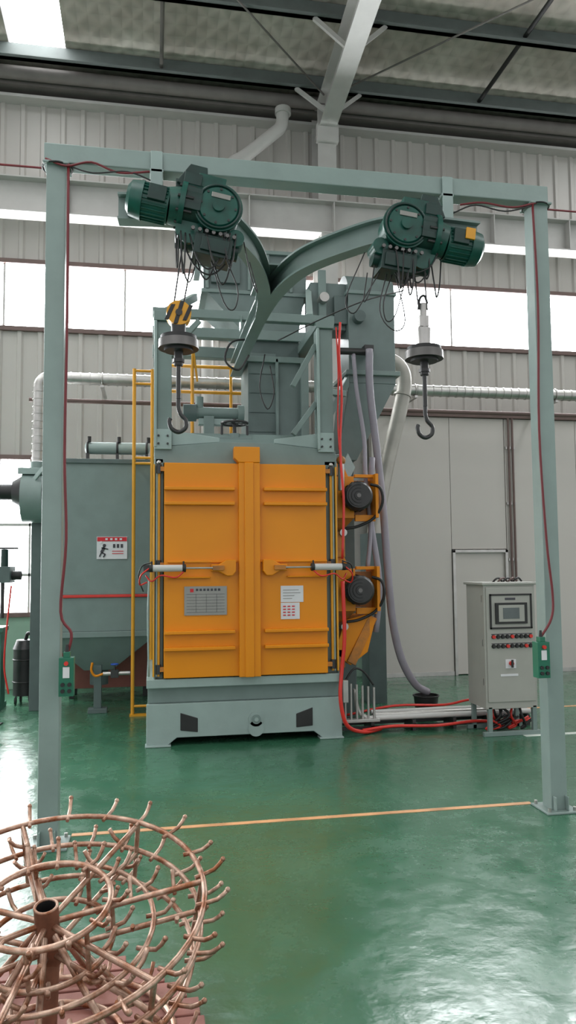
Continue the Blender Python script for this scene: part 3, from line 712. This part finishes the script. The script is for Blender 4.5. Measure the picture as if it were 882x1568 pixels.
for z in (0.45,0.8,1.2): b.box(x0-0.003,x0,y0+0.03,y0+0.045,z,z+0.06,ST)
b.done()
b=MB('cabinet_top_cables',C,0)
for i in range(5):
    x=3.14+i*0.05
    b.tube([(x,6.6,1.37),(x+0.02,6.58,1.40),(x+0.06,6.6,1.41),(x+0.10,6.62,1.38)],0.009,random.choice([DK,BK,BRN]))
b.done()

# ---------------------------------------------------------------- dust collector (left)
DC=empty('dust_collector')
b=MB('collector_housing',DC,0.005)
b.box(-1.12,0.06,8.3,9.1,1.25,2.69,GG)
b.box(-1.14,0.08,8.27,9.12,2.66,2.71,GGD)
b.box(-1.14,0.08,8.28,9.12,1.22,1.25,RED)
b.box(-1.12,0.06,8.3,9.1,0.86,1.22,GG)
b.box(-1.14,0.08,8.27,9.12,0.80,0.86,GG)
b.hexa([(-0.72,8.55,0.42),(-0.42,8.55,0.42),(-0.42,8.85,0.42),(-0.72,8.85,0.42)],[(-1.10,8.3,0.80),(0.04,8.3,0.80),(0.04,9.1,0.80),(-1.10,9.1,0.80)],GG)
b.cyl((-0.57,8.7,0.25),(-0.57,8.7,0.43),0.10,GGD,seg=20)
for x in (-1.12,0.0):
    for y in (8.3,9.04): b.box(x,x+0.06,y,y+0.06,0,0.85,GG)
b.box(-0.6,-0.52,8.32,8.38,0.05,0.5,GGD); b.box(-0.66,-0.46,8.3,8.42,0,0.05,GGD)
b.done()
b=MB('collector_tank',DC,0.003)
b.cyl((-0.70,8.5,2.86),(-0.06,8.5,2.86),0.068,GGL,seg=24); b.ball((-0.70,8.5,2.86),0.068,GGL,sx=0.5); b.ball((-0.06,8.5,2.86),0.068,GGL,sx=0.5)
for x in (-0.70,-0.38,-0.06): b.ring((x,8.5,2.86),0.072,0.012,DK,0); b.box(x-0.015,x+0.015,8.45,8.55,2.70,2.8,DK); b.cyl((x+0.02,8.45,2.92),(x+0.02,8.45,2.98),0.02,BK)
b.done()
b=MB('warning_sign',DC,0)
b.box(-0.58,-0.26,8.288,8.296,1.63,1.87,PAP)
b.box(-0.575,-0.265,8.284,8.288,1.82,1.865,TXR)
for i in range(4): b.box(-0.49+i*0.05,-0.465+i*0.05,8.281,8.284,1.832,1.853,PAP)
b.cyl((-0.535,8.284,1.81),(-0.535,8.281,1.81),0.012,PAP)
b.ball((-0.50,8.285,1.775),0.018,TXT,sy=0.2)
b.bar((-0.50,8.284,1.755),(-0.53,8.284,1.70),0.006,0.03,TXT); b.bar((-0.53,8.284,1.75),(-0.46,8.284,1.735),0.006,0.012,TXT)
b.bar((-0.53,8.284,1.70),(-0.49,8.284,1.68),0.006,0.014,TXT); b.bar((-0.49,8.284,1.68),(-0.51,8.284,1.65),0.006,0.014,TXT); b.bar((-0.53,8.284,1.70),(-0.55,8.284,1.655),0.006,0.014,TXT)
for i in range(3): b.box(-0.41+i*0.04,-0.385+i*0.04,8.284,8.288,1.75,1.79,TXT)
for i in range(2): b.box(-0.42,-0.30,8.284,8.288,1.685+i*0.025,1.692+i*0.025,TXR)
b.done()
b=MB('exhaust_fan',DC,0.004)
b.cyl((-1.38,8.55,2.30),(-1.16,8.55,2.30),0.27,GG,seg=36); b.box(-1.38,-1.14,8.5,9.2,2.38,2.60,GG); b.box(-1.42,-1.12,8.4,9.4,2.55,2.62,GGL)
b.cyl((-1.34,9.3,2.55),(-1.34,9.3,2.80),0.1,GG,r2=0.085,seg=20)
b.cyl((-1.78,8.5,2.36),(-1.46,8.5,2.36),0.085,BK,seg=24); b.cyl((-1.80,8.5,2.36),(-1.77,8.5,2.36),0.095,BK,seg=24)
b.cyl((-1.48,8.5,2.36),(-1.38,8.5,2.36),0.12,DK,r2=0.18,seg=24)
b.bar((-1.28,8.4,2.45),(-1.14,8.28,2.6),0.02,0.05,GGL)
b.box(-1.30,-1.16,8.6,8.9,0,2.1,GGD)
b.done()
b=MB('drain_valve',DC,0.002)
b.cyl((-0.5,8.25,0.42),(-0.22,8.25,0.42),0.022,GV); b.box(-0.42,-0.34,8.2,8.28,0.38,0.46,DK); b.cyl((-0.38,8.22,0.46),(-0.38,8.22,0.52),0.01,DK); b.ring((-0.38,8.22,0.52),0.035,0.007,mat('valve_blue',(0.02,0.08,0.4),0.4))
b.tube([(-0.5,8.25,0.42),(-0.58,8.25,0.40),(-0.62,8.25,0.46),(-0.61,8.25,0.54)],0.013,OR)
b.done()
b=MB('access_ladder',DC,0)
for x in (-0.19,0.0):
    b.cyl((x,8.08,0.02),(x,8.08,3.66),0.019,YE,seg=10)
for z in (0.10,2.64,2.70,3.50,3.64): b.cyl((-0.19,8.08,z),(0.0,8.08,z),0.014,YE,seg=8)
b.box(-0.22,0.03,8.05,8.11,0,0.02,YE)
b.bar((-0.19,8.08,2.68),(-0.19,8.3,2.68),0.03,0.03,YE)
b.done()
b=MB('red_waste_skip',bevel=0.004)
FR=mat('faded_red',(0.42,0.15,0.12),0.6)
b.hexa([(-0.98,9.25,0.12),(0.0,9.25,0.12),(0.0,9.7,0.12),(-0.98,9.7,0.12)],[(-1.1,9.2,0.80),(0.1,9.2,0.80),(0.1,9.8,0.80),(-1.1,9.8,0.80)],FR)
b.box(-1.13,0.13,9.18,9.22,0.76,0.82,FR)
for x in (-0.95,-0.1):
    for y in (9.27,9.6): b.box(x,x+0.06,y,y+0.06,0,0.14,DK)
b.done()

b=MB('bench_drill',bevel=0.004)
GRN=mat('machine_green',(0.03,0.13,0.09),0.4)
b.cyl((-1.72,8.8,0.05),(-1.72,8.8,1.9),0.045,HG,seg=16); b.box(-1.95,-1.60,8.6,9.0,0,0.06,GRN)
b.box(-1.90,-1.52,8.62,8.95,1.38,1.56,GGD); b.cyl((-1.52,8.75,1.46),(-1.42,8.75,1.46),0.05,BK); b.cyl((-1.60,8.75,1.56),(-1.60,8.75,1.75),0.04,HGD); b.bar((-1.8,8.7,1.76),(-1.45,8.7,1.76),0.02,0.02,DK)
b.cyl((-1.60,8.66,1.0),(-1.60,8.66,1.38),0.02,DK); b.box(-1.90,-1.58,8.6,8.95,0.85,0.90,GRN)
b.box(-1.78,-1.60,8.65,8.9,0.06,0.85,GRN)
b.tube([(-1.50,8.6,1.35),(-1.53,8.55,0.9),(-1.55,8.55,0.5),(-1.5,8.55,0.2)],0.010,RED)
b.done()
b=MB('workshop_vacuum',bevel=0.003)
vx,vy=-1.42,9.1
b.cyl((vx,vy,0.10),(vx,vy,0.62),0.13,BK,seg=28); b.cyl((vx,vy,0.62),(vx,vy,0.72),0.14,DK,r2=0.10,seg=28); b.ring((vx,vy,0.5),0.133,0.008,DK); b.ring((vx,vy,0.25),0.133,0.008,DK)
for k in range(4):
    a=k*math.pi/2+0.6; b.cyl((vx+0.12*math.cos(a),vy+0.12*math.sin(a),0.04),(vx+0.02+0.12*math.cos(a),vy+0.12*math.sin(a),0.04),0.04,BK); b.bar((vx+0.11*math.cos(a),vy+0.11*math.sin(a),0.04),(vx+0.1*math.cos(a),vy+0.1*math.sin(a),0.12),0.02,0.02,DK)
b.tube([(vx,vy,0.72),(vx+0.04,vy-0.05,0.8),(vx+0.12,vy-0.08,0.7),(vx+0.13,vy-0.1,0.4),(vx+0.1,vy-0.1,0.15)],0.02,BK)
b.done()
b=MB('rubber_mat',bevel=0.002); b.prism([(-3.0,6.9),(-1.55,7.35),(-1.45,8.0),(-3.0,8.0)],2,0,0.012,BK); b.done()

# ---------------------------------------------------------------- hanger rack in foreground
K=empty('round_workpiece_hanger_rack')
cx,cy,cz=-0.32,2.54,0.455
T=Matrix.Translation((cx,cy,cz))@Matrix.Rotation(math.radians(-10.3),4,'Z')@Matrix.Rotation(math.radians(14),4,'X')
b=MB('ring_frame',K,0); b.M=T
def spike(R,a,z,sp,lean):
    c,d=math.cos(a),math.sin(a); j=random.uniform(-0.02,0.02); sp*=random.uniform(0.85,1.15)
    b.tube([((R-0.025)*c,(R-0.025)*d,z),((R+sp*0.55)*c-j*d,(R+sp*0.55)*d+j*c,z+0.006),((R+sp)*c-j*1.6*d,(R+sp)*d+j*1.6*c,z+lean*sp+0.006)],0.0072,RU,seg=6,smooth=2)
    e=Vector(((R+sp)*c-j*1.6*d,(R+sp)*d+j*1.6*c,z+lean*sp+0.006)); b.ball(e,0.009,RU,seg=6)
def rackring(R,z,r,n,sp,lean=0.5,ph=0):
    b.ring((0,0,z),R,r,RU,2,seg=56,ts=8)
    for k in range(n): spike(R,2*math.pi*k/n+ph,z,sp,lean)
rackring(0.495,0.035,0.0095,22,0.07,0.35)
rackring(0.48,-0.07,0.0095,22,0.075,0.35,ph=0.12)
rackring(0.45,-0.18,0.0095,16,0.08,0.35,ph=0.05)
rackring(0.33,-0.05,0.0085,14,0.065,0.6,ph=0.2)
rackring(0.20,0.045,0.010,12,0.06,0.6,ph=0.1)
rackring(0.20,-0.09,0.0095,12,0.065,0.6,ph=0.3)
for k in range(7):
    a=2*math.pi*k/7+0.25; c,d=math.cos(a),math.sin(a)
    b.cyl((0.03*c,0.03*d,-0.02),(0.495*c,0.495*d,0.03),0.0095,RU,seg=8)
    b.cyl((0.03*c,0.03*d,-0.12),(0.48*c,0.48*d,-0.075),0.009,RU,seg=8)
    b.cyl((0.49*c,0.49*d,0.03),(0.45*c,0.45*d,-0.18),0.009,RU,seg=8)
    b.cyl((0.20*c,0.20*d,0.05),(0.20*c,0.20*d,-0.10),0.008,RU,seg=8)
    for R in (0.26,0.40):
        for sg,zz in ((1,0.0),(-1,-0.09)):
            b.tube([(R*c,R*d,zz),(R*c-sg*0.04*d,R*d+sg*0.04*c,zz+0.02),(R*c-sg*0.06*d,R*d+sg*0.06*c,zz+0.05)],0.0072,RU,seg=6,smooth=2)
b.cyl((0,0,-0.16),(0,0,0.035),0.038,RUD,seg=20,cap=False); b.cyl((0,0,-0.16),(0,0,0.034),0.030,BK,seg=20,cap=False)
b.ring((0,0,0.035),0.034,0.005,RU,2,seg=20)
b.done()
b=MB('rack_feet',K,0)
for k in range(7):
    a=2*math.pi*k/7+0.25; c,d=math.cos(a),math.sin(a)
    p=T@Vector((0.03*c,0.03*d,-0.05))
    b.cyl(p,(cx+0.36*c,cy+0.36*d,0.05),0.0105,RU,seg=8)
p=T@Vector((0,0,-0.14)); b.cyl((cx,cy,0.04),p,0.033,RUD,seg=16)
for R in (0.40,0.24):
    b.ring((cx,cy,0.062),R,0.011,RU,2,seg=48)
for k in range(16):
    a=2*math.pi*k/16; c,d=math.cos(a),math.sin(a)
    b.tube([(cx+0.39*c,cy+0.39*d,0.06),(cx+0.45*c,cy+0.45*d,0.075),(cx+0.47*c,cy+0.47*d,0.12)],0.0075,RU,seg=6,smooth=2)
b.done()
b=MB('base_boards',K,0.004)
n=9; RBd=0.50; bx,by=cx+0.0,cy+0.06
for i in range(n):
    y=-RBd+i*(2*RBd/n); ym=y+RBd/n
    hw=math.sqrt(max(0.02,RBd**2-ym**2))
    b.box(bx-hw,bx+hw,by+y,by+y+2*RBd/n-0.012,0.018,0.048,RB)
for x in (-0.28,0.0,0.28): b.box(bx+x-0.03,bx+x+0.03,by-0.4,by+0.4,0.0,0.02,RUD)
b.done()

# ---------------------------------------------------------------- world + camera
w=D.worlds.new('daylight'); SC.world=w; w.use_nodes=True
bg=w.node_tree.nodes['Background']; bg.inputs['Color'].default_value=(0.97,0.97,1.0,1); bg.inputs['Strength'].default_value=1.05
cam=D.cameras.new('camera'); co=D.objects.new('camera',cam); SC.collection.objects.link(co); SC.camera=co
R=Matrix.Rotation(math.radians(-10.3),4,'Z')@Matrix.Rotation(math.radians(94.03),4,'X')@Matrix.Rotation(math.radians(-0.5),4,'Z')
co.matrix_world=Matrix.Translation((0,0,1.55))@R
cam.sensor_fit='VERTICAL'; cam.sensor_height=36; cam.lens=1150/1568*36; cam.clip_start=0.05
